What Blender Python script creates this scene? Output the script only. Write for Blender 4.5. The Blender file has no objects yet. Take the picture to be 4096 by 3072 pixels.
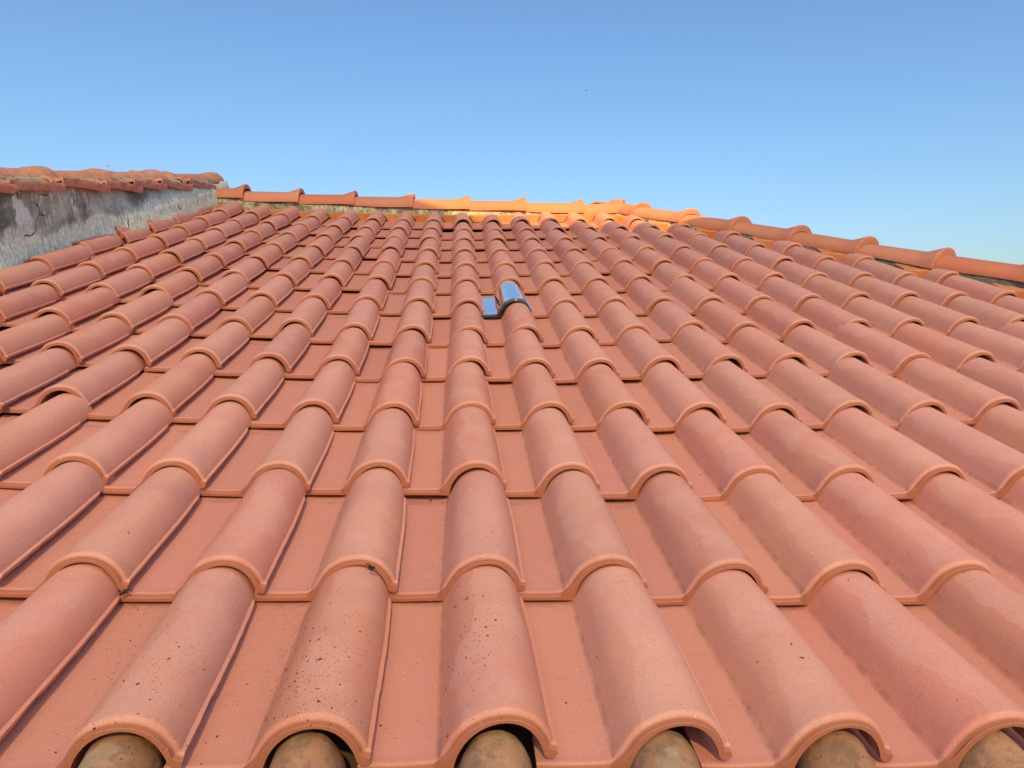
import bpy, bmesh, math, random
import numpy as np
from mathutils import Matrix, Vector, noise as mnoise

random.seed(7)
rng = np.random.RandomState(7)
sc = bpy.context.scene
COL = sc.collection

# ------------------------------------------------------------------ frame of the roof slope
W = 0.21                      # width of one tile course, metres
TH = math.radians(18.0)       # pitch of the roof
BASE = Vector((0.0, 0.0, 2.9))
RM = Matrix.Rotation(TH, 4, 'X')
ROOF = Matrix.Translation(BASE) @ RM @ Matrix.Scale(W, 4)   # roof units (tile widths) -> world


def RW(x, y, z):
    return ROOF @ Vector((x, y, z))


# ------------------------------------------------------------------ camera
C_ROOF = Vector((-0.3534, -2.8014, 3.8939))
ROWS = [[0.99898, -0.04425, 0.00926], [-0.00815, -0.37762, -0.92592], [0.04447, 0.9249, -0.3776]]
right, down, fwd = [(RM.to_3x3() @ Vector(r)).normalized() for r in ROWS]
cam_d = bpy.data.cameras.new('camera')
cam = bpy.data.objects.new('camera', cam_d)
COL.objects.link(cam)
cam.matrix_world = Matrix.Translation(ROOF @ C_ROOF) @ Matrix((right, -down, -fwd)).transposed().to_4x4()
cam_d.sensor_width = 36.0
cam_d.lens = 2773.79 / 4096 * 36
cam_d.clip_start = 0.02
cam_d.clip_end = 3000
sc.camera = cam

# ------------------------------------------------------------------ sky, sun, exposure
SUN_EL = math.radians(40.0)
SUN_AZ = math.radians(-3.0)          # light travels towards +Y, swung this far towards +X
sun_dir = Vector((math.sin(SUN_AZ) * math.cos(SUN_EL), math.cos(SUN_AZ) * math.cos(SUN_EL), -math.sin(SUN_EL)))
world = bpy.data.worlds.new("World")
sc.world = world
world.use_nodes = True
wt = world.node_tree
wt.nodes.clear()
sky = wt.nodes.new('ShaderNodeTexSky')
sky.sky_type = 'NISHITA'
sky.sun_disc = False
sky.sun_elevation = SUN_EL
sky.sun_rotation = SUN_AZ + math.pi
sky.altitude = 100
sky.air_density = 1.5
sky.dust_density = 1.5
sky.ozone_density = 9.0
bg = wt.nodes.new('ShaderNodeBackground')
bg.inputs['Strength'].default_value = 0.084
wo = wt.nodes.new('ShaderNodeOutputWorld')
wt.links.new(sky.outputs[0], bg.inputs['Color'])
wt.links.new(bg.outputs[0], wo.inputs['Surface'])
sun_d = bpy.data.lights.new('sun', 'SUN')
sun_d.energy = 5.0
sun_d.angle = math.radians(0.8)
sun_d.color = (1.0, 0.70, 0.17)
sun = bpy.data.objects.new('sun', sun_d)
COL.objects.link(sun)
sun.rotation_euler = sun_dir.to_track_quat('-Z', 'Y').to_euler()
sun.location = (-20, -40, 30)
sc.view_settings.view_transform = 'Standard'
sc.view_settings.look = 'None'
sc.view_settings.gamma = 1.0
sc.view_settings.use_curve_mapping = False
sc.view_settings.exposure = 1.0
sc.render.engine = 'CYCLES'
sc.cycles.max_bounces = 6


# ------------------------------------------------------------------ material helper
class Mat:
    def __init__(s, name, rough=0.8, spec=0.3):
        s.m = bpy.data.materials.new(name)
        s.m.use_nodes = True
        s.t = s.m.node_tree
        s.b = s.t.nodes['Principled BSDF']
        s.b.inputs['Roughness'].default_value = rough
        s.b.inputs['Specular IOR Level'].default_value = spec

    def n(s, kind, **kw):
        nd = s.t.nodes.new(kind)
        for k, v in kw.items():
            if k in nd.inputs.keys():
                s.inp(nd.inputs[k], v)
            else:
                setattr(nd, k, v)
        return nd

    def inp(s, sock, v):
        if hasattr(v, 'is_output'):
            s.t.links.new(v, sock)
        elif isinstance(v, (tuple, list)) and len(v) == 3 and sock.type == 'RGBA':
            sock.default_value = (*v, 1)
        else:
            sock.default_value = v

    def noise(s, vec, scale, detail=3.0, rough=0.55, w=None):
        nd = s.n('ShaderNodeTexNoise')
        if w is not None:
            nd.noise_dimensions = '4D'
            s.inp(nd.inputs['W'], w)
        s.inp(nd.inputs['Vector'], vec)
        nd.inputs['Scale'].default_value = scale
        nd.inputs['Detail'].default_value = detail
        nd.inputs['Roughness'].default_value = rough
        return nd.outputs['Fac']

    def math(s, op, a, b=0.0, clamp=False):
        nd = s.n('ShaderNodeMath')
        nd.operation = op
        nd.use_clamp = clamp
        s.inp(nd.inputs[0], a)
        s.inp(nd.inputs[1], b)
        return nd.outputs[0]

    def ramp(s, v, a, b, lo=0.0, hi=1.0):
        nd = s.n('ShaderNodeMapRange')
        nd.interpolation_type = 'SMOOTHSTEP'
        s.inp(nd.inputs['Value'], v)
        nd.inputs['From Min'].default_value = a
        nd.inputs['From Max'].default_value = b
        nd.inputs['To Min'].default_value = lo
        nd.inputs['To Max'].default_value = hi
        return nd.outputs[0]

    def mix(s, f, a, b, mode='MIX'):
        nd = s.n('ShaderNodeMix')
        nd.data_type = 'RGBA'
        nd.blend_type = mode
        s.inp(nd.inputs[0], f)
        s.inp(nd.inputs[6], a)
        s.inp(nd.inputs[7], b)
        return nd.outputs[2]

    def coords(s, scale=None):
        tc = s.n('ShaderNodeTexCoord')
        oi = s.n('ShaderNodeObjectInfo')
        return tc.outputs['Object'], oi.outputs['Random'], oi.outputs['Color']

    def offset(s, vec, rnd, k=37.0):
        add = s.n('ShaderNodeVectorMath')
        add.operation = 'ADD'
        s.inp(add.inputs[0], vec)
        c = s.n('ShaderNodeCombineXYZ')
        s.inp(c.inputs[0], s.math('MULTIPLY', rnd, k))
        s.inp(c.inputs[1], s.math('MULTIPLY', rnd, k * 1.7))
        s.inp(c.inputs[2], s.math('MULTIPLY', rnd, k * 0.6))
        s.inp(add.inputs[1], c.outputs[0])
        return add.outputs[0]

    def stretch(s, vec, sx, sy, sz):
        m = s.n('ShaderNodeVectorMath')
        m.operation = 'MULTIPLY'
        s.inp(m.inputs[0], vec)
        m.inputs[1].default_value = (sx, sy, sz)
        return m.outputs[0]

    def bump(s, h, strength, dist=0.01, prev=None):
        nd = s.n('ShaderNodeBump')
        nd.inputs['Strength'].default_value = strength
        nd.inputs['Distance'].default_value = dist
        s.inp(nd.inputs['Height'], h)
        if prev is not None:
            s.inp(nd.inputs['Normal'], prev)
        return nd.outputs[0]

    def done(s, color, rough=None, normal=None):
        s.inp(s.b.inputs['Base Color'], color)
        if rough is not None:
            s.inp(s.b.inputs['Roughness'], rough)
        if normal is not None:
            s.inp(s.b.inputs['Normal'], normal)
        return s.m


def terracotta(name, base, warm, dusty, violet, orange_face=True, speck=1.0, age=0.0, lichen=(0.48, 0.27, 0.07)):
    m = Mat(name, 0.78, 0.22)
    v, rnd, oc = m.coords()
    p = m.offset(v, rnd)
    sep = m.n('ShaderNodeSeparateXYZ')
    m.inp(sep.inputs[0], v)
    x, y = sep.outputs[0], sep.outputs[1]
    # kiln tones: each tile its own, drifting across the piece
    f1 = m.ramp(m.noise(p, 1.1 / W, 2.0), 0.35, 0.68)
    col = m.mix(f1, base, warm)
    # tile to tile
    hv = m.n('ShaderNodeHueSaturation')
    m.inp(hv.inputs['Color'], col)
    m.inp(hv.inputs['Value'], m.ramp(m.noise(m.offset((0, 0, 0), rnd, 91.0), 1.0, 0.0), 0.25, 0.75, 0.95, 1.05))
    m.inp(hv.inputs['Saturation'], m.ramp(m.noise(m.offset((3, 1, 0), rnd, 53.0), 1.0, 0.0), 0.25, 0.75, 0.93, 1.06))
    m.inp(hv.inputs['Hue'], m.ramp(m.noise(m.offset((7, 2, 0), rnd, 71.0), 1.0, 0.0), 0.25, 0.75, 0.498, 0.502))
    col = hv.outputs[0]
    # dusty bloom with a wandering edge along the roll
    wob = m.math('MULTIPLY', m.math('SUBTRACT', m.noise(m.stretch(p, 0.6, 1, 1), 1.3 / W, 2.0), 0.5), 0.55 * W)
    xb = m.math('ADD', x, wob)
    d = m.ramp(xb, -0.51 * W, -0.485 * W)
    d2 = m.ramp(xb, -0.08 * W, -0.22 * W)
    dust = m.math('MULTIPLY', m.math('MULTIPLY', d, d2), m.ramp(m.noise(p, 2.2 / W, 3.0), 0.30, 0.62, 0.25, 0.75))
    pan = m.math('MULTIPLY', m.ramp(x, -0.64 * W, -0.70 * W), m.ramp(m.noise(m.stretch(p, 0.5, 1, 1), 2.0 / W, 4.0), 0.40, 0.70))
    col = m.mix(m.math('MULTIPLY', m.math('ADD', dust, m.math('MULTIPLY', pan, 0.3), True), 0.75), col, dusty)
    if orange_face:      # the flat pan keeps the darker, mauver fired skin
        col = m.mix(m.ramp(x, -0.66 * W, -0.72 * W, 0.0, 0.8), col, tuple(c * k for c, k in zip(base, (.93, .91, .95))))
    # violet flashing
    fl = m.ramp(m.noise(m.offset(v, rnd, 19.0), 1.4 / W, 2.0), 0.64, 0.80, 0.0, 0.55)
    col = m.mix(fl, col, violet)
    if orange_face:      # unbleached clay of groove and lip, darkened further with painted-in shade
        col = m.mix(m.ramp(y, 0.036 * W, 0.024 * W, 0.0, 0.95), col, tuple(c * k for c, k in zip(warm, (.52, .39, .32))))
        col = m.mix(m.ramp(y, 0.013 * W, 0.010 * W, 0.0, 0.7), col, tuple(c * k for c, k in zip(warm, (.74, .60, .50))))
    # streaks and light scuffs
    st = m.ramp(m.noise(m.stretch(p, 1.0, 3.5, 1), 4.5 / W, 4.0, 0.65), 0.58, 0.74, 0.0, 0.30)
    col = m.mix(st, col, tuple(c * 0.62 for c in base))
    lt = m.ramp(m.noise(m.offset(p, rnd, 5.0), 9 / W, 2.0), 0.70, 0.80, 0.0, 0.25)
    col = m.mix(lt, col, (0.62, 0.42, 0.34))
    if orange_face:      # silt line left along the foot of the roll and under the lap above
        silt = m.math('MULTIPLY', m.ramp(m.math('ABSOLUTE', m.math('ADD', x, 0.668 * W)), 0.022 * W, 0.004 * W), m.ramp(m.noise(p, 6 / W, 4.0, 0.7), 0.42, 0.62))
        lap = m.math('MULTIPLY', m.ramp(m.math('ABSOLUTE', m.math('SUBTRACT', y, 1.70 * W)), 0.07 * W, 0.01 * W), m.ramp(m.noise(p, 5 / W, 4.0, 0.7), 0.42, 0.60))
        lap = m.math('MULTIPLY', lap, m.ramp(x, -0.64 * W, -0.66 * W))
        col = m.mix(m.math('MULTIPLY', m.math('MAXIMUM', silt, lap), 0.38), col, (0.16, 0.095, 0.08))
    # fine grain
    g = m.noise(p, 70 / W, 3.0, 0.7)
    col = m.mix(m.ramp(g, 0.3, 0.7, 0.0, 0.30), col, tuple(c * 0.55 for c in base))
    # dark specks in drifts, pale grit
    vo = m.n('ShaderNodeTexVoronoi')
    m.inp(vo.inputs['Vector'], p)
    vo.inputs['Scale'].default_value = 26 / W
    drift = m.ramp(m.noise(m.offset(v, rnd, 11.0), 2.4 / W, 3.0), 0.50, 0.70)
    sp = m.math('MULTIPLY', m.ramp(vo.outputs['Distance'], 0.19, 0.10), m.math('MULTIPLY', drift, m.ramp(m.noise(p, 11 / W, 2.0), 0.48, 0.62)))
    col = m.mix(m.math('MULTIPLY', sp, 0.8 * speck, True), col, (0.07, 0.05, 0.045))
    vo2 = m.n('ShaderNodeTexVoronoi')
    m.inp(vo2.inputs['Vector'], m.offset(p, rnd, 3.0))
    vo2.inputs['Scale'].default_value = 15 / W
    sp2 = m.math('MULTIPLY', m.ramp(vo2.outputs['Distance'], 0.10, 0.05), m.ramp(m.noise(p, 7 / W, 2.0), 0.56, 0.66))
    col = m.mix(m.math('MULTIPLY', sp2, 0.8), col, (0.72, 0.62, 0.52))
    sp3 = m.math('MULTIPLY', m.ramp(vo2.outputs['Distance'], 0.12, 0.07), m.ramp(m.noise(p, 8 / W, 2.0), 0.44, 0.36))
    col = m.mix(m.math('MULTIPLY', sp3, 0.65 * speck), col, (0.10, 0.07, 0.06))
    if age > 0:
        a1 = m.ramp(m.noise(p, 5 / W, 5.0, 0.7), 0.46, 0.60, 0.0, age)
        col = m.mix(a1, col, (0.07, 0.055, 0.05))
        a2 = m.ramp(m.noise(m.offset(p, rnd, 9.0), 3 / W, 4.0, 0.65), 0.56, 0.64, 0.0, age * 0.9)
        col = m.mix(a2, col, lichen)
    col = m.mix(1.0, col, oc, 'MULTIPLY')
    n1 = m.bump(m.noise(p, 2.5 / W, 3.0), 0.35, 0.006)
    n2 = m.bump(g, 0.35 + age * 0.3, 0.0013, n1)
    n3 = m.bump(m.math('SUBTRACT', 1.0, sp), 0.3 * speck, 0.0008, n2)
    return m.done(col, m.ramp(m.noise(p, 6 / W, 2.0), 0.3, 0.7, 0.64, 0.85), n3)


BASE_C = (0.535, 0.222, 0.194)
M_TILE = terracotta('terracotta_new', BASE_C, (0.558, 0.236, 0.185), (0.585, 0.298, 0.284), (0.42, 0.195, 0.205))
M_RIDGE = terracotta('terracotta_ridge', (0.50, 0.178, 0.125), (0.53, 0.192, 0.115), (0.52, 0.208, 0.155), (0.43, 0.175, 0.14), False, 0.9)
M_PLUG = terracotta('terracotta_cut', (0.50, 0.16, 0.065), (0.56, 0.21, 0.09), (0.50, 0.19, 0.10), (0.40, 0.12, 0.07), False, 0.8, 0.15)
M_OLD = terracotta('terracotta_weathered', (0.31, 0.155, 0.105), (0.36, 0.18, 0.115), (0.33, 0.21, 0.16), (0.22, 0.125, 0.10), False, 3.0, 0.45, (0.36, 0.27, 0.21))
M_OLDRED = terracotta('terracotta_old_verge', (0.56, 0.23, 0.175), (0.60, 0.27, 0.18), (0.60, 0.32, 0.26), (0.42, 0.20, 0.18), False, 1.4, 0.32, (0.60, 0.34, 0.14))


def plaster_material(name, dark=1.0):
    m = Mat(name, 0.92, 0.15)
    v, rnd, oc = m.coords()
    sep = m.n('ShaderNodeSeparateXYZ')
    m.inp(sep.inputs[0], v)
    # object space: y along the wall up the slope (m), z height above the tiles (m)
    hgt = m.math('ADD', sep.outputs[2], m.math('MULTIPLY', m.math('SUBTRACT', m.noise(v, 3.5, 5.0, 0.65), 0.5), 0.30))
    fine = m.noise(v, 60, 5.0, 0.7)
    col = m.mix(m.ramp(m.noise(v, 9, 5.0, 0.65), 0.35, 0.66), (0.29, 0.31, 0.285), (0.54, 0.58, 0.51))
    grime = m.ramp(m.noise(m.stretch(v, 1, 0.8, 1), 3.3, 5.0, 0.6), 0.44, 0.60)
    col = m.mix(m.math('MULTIPLY', grime, 0.85 * dark), col, (0.10, 0.11, 0.115))
    scour = m.ramp(m.noise(m.stretch(v, 1, 3.0, 1.0), 14, 4.0, 0.7), 0.45, 0.62)
    fresh = m.mix(m.math('MULTIPLY', scour, 0.5), (0.76, 0.83, 0.72), (0.34, 0.38, 0.33))
    # fresh render left along the foot of the wall and at its far end
    band = m.ramp(hgt, 0.15, 0.10)
    far = m.ramp(m.math('ADD', sep.outputs[1], m.math('MULTIPLY', m.noise(v, 5, 4.0), 0.7)), 3.9, 4.6)
    col = m.mix(m.math('MAXIMUM', band, far), col, fresh)
    # pale scabs where paint survives
    pz = m.ramp(m.math('ABSOLUTE', m.math('SUBTRACT', sep.outputs[2], 0.24)), 0.14, 0.04)
    py = m.ramp(sep.outputs[1], 3.25, 3.05)
    sc1 = m.ramp(m.noise(m.stretch(v, 1, 1.5, 0.7), 6.0, 5.0, 0.68), 0.505, 0.55)
    col = m.mix(m.math('MULTIPLY', m.math('MULTIPLY', sc1, pz), py), col, (0.72, 0.77, 0.75))
    vo = m.n('ShaderNodeTexVoronoi')
    m.inp(vo.inputs['Vector'], v)
    vo.inputs['Scale'].default_value = 55
    col = m.mix(m.math('MULTIPLY', m.ramp(vo.outputs['Distance'], 0.16, 0.08), m.ramp(m.noise(v, 12, 2.0), 0.5, 0.62)), col, (0.55, 0.54, 0.50))
    col = m.mix(m.ramp(fine, 0.35, 0.7, 0.0, 0.4), col, (0.12, 0.12, 0.12))
    # cracks
    vc = m.n('ShaderNodeTexVoronoi')
    vc.feature = 'DISTANCE_TO_EDGE'
    w2 = m.n('ShaderNodeVectorMath')
    w2.operation = 'ADD'
    m.inp(w2.inputs[0], v)
    nz = m.n('ShaderNodeTexNoise')
    m.inp(nz.inputs['Vector'], v)
    nz.inputs['Scale'].default_value = 7
    m.inp(w2.inputs[1], m.stretch(nz.outputs['Color'], 0.2, 0.2, 0.2))
    m.inp(vc.inputs['Vector'], w2.outputs[0])
    vc.inputs['Scale'].default_value = 1.6
    crack = m.math('MULTIPLY', m.ramp(vc.outputs['Distance'], 0.006, 0.002), m.ramp(m.noise(v, 2.3, 1.0), 0.63, 0.67))
    col = m.mix(crack, col, (0.015, 0.015, 0.015))
    n1 = m.bump(m.noise(v, 16, 5.0, 0.65), 0.7, 0.012)
    n2 = m.bump(fine, 0.6, 0.004, n1)
    n3 = m.bump(m.math('SUBTRACT', 1.0, crack), 0.8, 0.01, n2)
    return m.done(col, None, n3)


def mortar_material():
    m = Mat('lime_mortar', 0.95, 0.1)
    tc = m.n('ShaderNodeNewGeometry')
    v = tc.outputs['Position']
    col = m.mix(m.ramp(m.noise(v, 14, 5.0, 0.65), 0.35, 0.62), (0.17, 0.16, 0.14), (0.46, 0.42, 0.32))
    col = m.mix(m.ramp(m.noise(v, 45, 4.0, 0.7), 0.50, 0.62, 0.0, 0.75), col, (0.07, 0.065, 0.06))
    # weathered nearly black low on the hip (x grows along it)
    sep = m.n('ShaderNodeSeparateXYZ')
    m.inp(sep.inputs[0], v)
    wx = m.math('ADD', sep.outputs[0], m.math('MULTIPLY', m.noise(v, 6, 3.0), 0.6))
    col = m.mix(m.ramp(wx, 1.5, 2.1, 0.0, 0.8), col, (0.10, 0.105, 0.11))
    n1 = m.bump(m.noise(v, 40, 5.0, 0.7), 0.9, 0.012)
    return m.done(col, None, n1)


def flat_material(name, color, rough=0.8, nscale=5.0, amount=0.3, bump=0.3):
    m = Mat(name, rough, 0.25)
    v, rnd, oc = m.coords()
    a = m.noise(v, nscale, 5.0, 0.6)
    col = m.mix(m.ramp(a, 0.3, 0.7, 0.0, amount), color, tuple(c * 0.45 for c in color))
    return m.done(col, None, m.bump(m.noise(v, nscale * 8, 3.0), bump, 0.01))


M_WALL = plaster_material('stained_plaster')
M_MORTAR = mortar_material()
M_HOUSE = flat_material('house_render', (0.62, 0.55, 0.44), 0.9, 1.5)
M_DECK = flat_material('roof_underlay', (0.09, 0.06, 0.05), 0.95)
M_GROUND = flat_material('dry_ground', (0.22, 0.18, 0.12), 0.95, 0.3)
M_DARKGLASS = flat_material('window_glass', (0.03, 0.04, 0.05), 0.1, 2.0, 0.2, 0.0)
M_DIRT = flat_material('black_debris', (0.030, 0.026, 0.022), 0.95, 40)
M_MOSS = flat_material('dark_moss', (0.020, 0.030, 0.014), 0.95, 60)
M_FLAKE = flat_material('dry_flakes', (0.05, 0.035, 0.03), 0.95, 40)
M_INSECT = flat_material('insect_body', (0.05, 0.05, 0.06), 0.5, 60)
M_INSECT_PALE = flat_material('insect_pale_body', (0.45, 0.36, 0.30), 0.5, 60)


def glass_tile_material():
    m = Mat('clear_glass_over_dark', 0.06, 0.5)
    b = m.b
    v, rnd, oc = m.coords()
    b.inputs['Metallic'].default_value = 0.85
    b.inputs['Coat Weight'].default_value = 1.0
    b.inputs['Coat Roughness'].default_value = 0.03
    n1 = m.bump(m.noise(m.stretch(v, 1.0, 0.35, 1.0), 26, 2.0), 0.25, 0.004)
    rim = m.n('ShaderNodeSeparateXYZ')
    m.inp(rim.inputs[0], v)
    edge_ = m.ramp(rim.outputs[1], 0.060 * W, 0.045 * W)
    return m.done(m.mix(edge_, (0.88, 0.95, 1.0), (0.05, 0.055, 0.06)), 0.06, n1)


M_GLASS = glass_tile_material()


# ------------------------------------------------------------------ object helpers
def tag(o, label=None, cat=None, group=None, kind=None):
    if label: o['label'] = label
    if cat: o['category'] = cat
    if group: o['group'] = group
    if kind: o['kind'] = kind
    return o


def mesh_obj(name, me, mat, parent=None, matrix=None):
    o = bpy.data.objects.new(name, me)
    COL.objects.link(o)
    if mat is not None and not me.materials:
        me.materials.append(mat)
    if parent is not None:
        o.parent = parent
        pm = Matrix.Translation(parent.location)
        o.matrix_basis = pm.inverted() @ (matrix if matrix is not None else Matrix())
    elif matrix is not None:
        o.matrix_world = matrix
    return o


def empty(name, loc):
    o = bpy.data.objects.new(name, None)
    COL.objects.link(o)
    o.location = loc
    o.empty_display_size = 0.3
    return o


def finish(me, smooth=True, angle=35):
    me.validate()
    if smooth:
        me.shade_smooth()
        me.set_sharp_from_angle(angle=math.radians(angle))
    me.update()
    return me


def from_grid(name, out, inn, angle=38):
    """closed shell from an outer and an inner (ny x nx x 3) point grid"""
    ny, nx, _ = out.shape
    vs = np.concatenate([out.reshape(-1, 3), inn.reshape(-1, 3)])
    off = ny * nx
    fs = []
    for j in range(ny - 1):
        for i in range(nx - 1):
            a = j * nx + i
            fs.append((a, a + 1, a + nx + 1, a + nx))
            fs.append((off + a, off + a + nx, off + a + nx + 1, off + a + 1))
    for i in range(nx - 1):
        fs.append((i, off + i, off + i + 1, i + 1))
        a = (ny - 1) * nx + i
        fs.append((a, a + 1, off + a + 1, off + a))
    for j in range(ny - 1):
        a = j * nx
        fs.append((a, a + nx, off + a + nx, off + a))
        a = j * nx + nx - 1
        fs.append((a, off + a, off + a + nx, a + nx))
    me = bpy.data.meshes.new(name)
    me.from_pydata([tuple(v) for v in vs], [], fs)
    return finish(me, True, angle)


def smooth(t):
    t = np.clip(t, 0, 1)
    return t * t * (3 - 2 * t)


def tile_mesh(name, seed, rough_edge=1.0, length=2.0, glass=False):
    """mixed curved tile in roof units: origin under the outer lip of the roll at the lower end"""
    rs = np.random.RandomState(seed)
    ys = np.array([0, .004, .011, .016, .022, .030, .036, .044, .053, .062, .085, .12, .17, .24] + list(np.arange(.31, 1.60, .065)) + [1.62, 1.66, 1.68, 1.74, 1.84, length])
    ys = np.unique(np.round(ys, 4))
    nb = 22
    out, inn = [], []
    chip = [0.0] * len(ys)
    for k in range(len(ys)):
        if rough_edge and .05 < ys[k] < 1.62:
            chip[k] = abs(rs.normal(0, .003)) * rough_edge + (rs.rand() < .12) * rs.uniform(.003, .010) * rough_edge
    wav = rs.uniform(-1, 1, 6)
    for k, y in enumerate(ys):
        t = y / length
        # lip and bead at the lower end
        if y < .011:
            d = -.030 - .004 * (y < .003)
        elif y < .024:
            d = -.044 + .014 * smooth((y - .012) / .012)
        elif y < .053:
            d = -.030 + .038 * math.sin(.5 * math.pi * (y - .024) / .030)
        else:
            d = .008 * (1 - smooth((y - .053) / .16))
        dp = -.022 * (1 - smooth(y / .045)) + .006 * math.exp(-((y - .05) / .03) ** 2)
        zp = -.050
        # concave roll: left foot, arch, right lip
        xl = -.640 + .012 * t
        xr = -.028 - .028 * smooth((y - .9) / 1.0) - .012 * t
        zl, zr = -.045, .050 - .015 * t
        h = .262 + .016 * t + .002 * wav[0] * math.sin(3 * t + wav[1] * 3)
        pts = []
        for x in (-1.12, -1.06, -.98, -.88, -.80, -.74, -.70):
            dish = -.010 * math.sin(math.pi * min(1, max(0, (x + 1.1) / .46)))
            pts.append([x, y, zp + dish + dp * (1 if x > -1.1 else .5) + .0015 * wav[2] * math.sin(5 * x + 2 * y + wav[3] * 3)])
        cx = .5 * (xl + xr)
        a = .5 * (xr - xl)
        for q in range(nb + 1):
            s = q / nb
            ph = math.pi * (1 - s)
            zb = zl + (zr - zl) * s
            x = cx + a * math.copysign(abs(math.cos(ph)) ** 1.0, math.cos(ph))
            z = zb + (h - .5 * (zl + zr)) * max(0, math.sin(ph)) ** (1.02 + .25 * math.exp(-(s / .16) ** 2) + .42 * math.exp(-((1 - s) / .28) ** 2))
            x -= .035 * math.exp(-(s / .09) ** 2)
            # bead follows the normal of the arch, fading at the left foot
            fade = smooth(s / .10)
            nx_, nz_ = math.cos(ph) * .8, max(.25, math.sin(ph))
            x += d * nx_ * fade
            z += d * nz_ * fade
            if q == 0:
                x -= .004
                z += .003
            pts.append([x, y, z])
        # right lip
        fw = 1 - smooth((y - 1.60) / .06)
        lip = .026 * fw
        zt = zr + min(0, d) * .6
        pts.append([xr + .5 * lip + .001, y, zt - .004])
        pts.append([xr + lip + .002 - chip[k] * .3, y, zt - .006])
        pts.append([xr + lip + .002 - chip[k] * .6, y, zt - .031 + chip[k] * 1.1])
        out.append(pts)
        # inside
        th = .052 if not glass else .04
        ip = []
        for idx, pt in enumerate(pts):
            if idx < 7:
                ip.append([pt[0], y, -.106 + .02 * (y > .04) * smooth((y - .04) / .1)])
            elif idx < 8 + nb:
                s = (idx - 7) / nb
                ph = math.pi * (1 - s)
                zb = (zl - .065) * (1 - s) + (zr - .052) * s
                ai = a - .048
                x = cx + .002 + ai * math.copysign(abs(math.cos(ph)) ** 1.0, math.cos(ph))
                z = zb + (h - th - .5 * ((zl - .065) + (zr - .052))) * max(0, math.sin(ph)) ** (1.04 + .34 * math.exp(-((1 - s) / .28) ** 2))
                ip.append([x, y, z])
            else:
                k3 = idx - (8 + nb)
                ip.append([xr - .040 + .5 * lip + .012 * k3 * (lip / .026) + .006 * k3, y, zt - .052 - .002 * k3 + chip[k]])
        inn.append(ip)
    out = np.array(out)
    inn = np.array(inn)
    # slow unevenness of pressed clay
    for g in (out, inn):
        g[..., 2] += .003 * np.sin(g[..., 0] * 4 + wav[4] * 6) * np.sin(g[..., 1] * 2.2 + wav[5] * 6)
    return from_grid(name, out * W, inn * W)


def cap_mesh(name, L, seed, w=.50, h=.31, flare=.17, back=.10, ends=False, rough=0.0):
    """half-round ridge tile with a flared bell at its far end; axis +y, base z=0, roof units"""
    rs = np.random.RandomState(seed)
    ys = list(np.linspace(-back, L * .72, 8)) + list(np.linspace(L * .75, L - .10, 9)) + [L - .07, L - .045, L - .025, L - .012, L]
    nb = 22
    out, inn = [], []
    wv = rs.uniform(-1, 1, 4)
    for y in ys:
        t = max(0.0, (y / L - .74) / .26)
        e = t ** 1.25
        if y > L - .07:
            e -= .35 * (1 - math.sqrt(max(0, 1 - ((y - (L - .07)) / .07) ** 2)))
        ww = w * (1 + .10 * max(0, y) / L) + flare * .22 * e
        hh = h + .02 * max(0, y) / L + flare * e
        o, i_ = [], []
        for q in range(nb + 1):
            ph = math.pi * (1 - q / nb)
            c = math.copysign(abs(math.cos(ph)) ** .85, math.cos(ph))
            s_ = math.sin(ph) ** .95
            jz = .010 * math.sin(3 * ph + wv[0] * 5 + y * 2) * (1 - s_)
            o.append([ww * c, y, (h + .02 * max(0, y) / L) * s_ + flare * e * max(0, math.sin(ph)) ** 1.6 + jz * 1.5 - (.03 * (1 - s_))])
            wi, hi = w - .065 + .070 * min(1, e * 1.5) + .01 * t, h - .065 + .070 * min(1, e * 1.5) + .006 * t
            i_.append([wi * c, y, hi * s_ - .03 * (1 - s_) + jz])
        out.append(o)
        inn.append(i_)
    out = np.array(out)
    inn = np.array(inn)
    out[..., 2] += rough * .012 * rs.normal(size=out.shape[:2])
    return from_grid(name, out * W, inn * W, 45)


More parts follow.
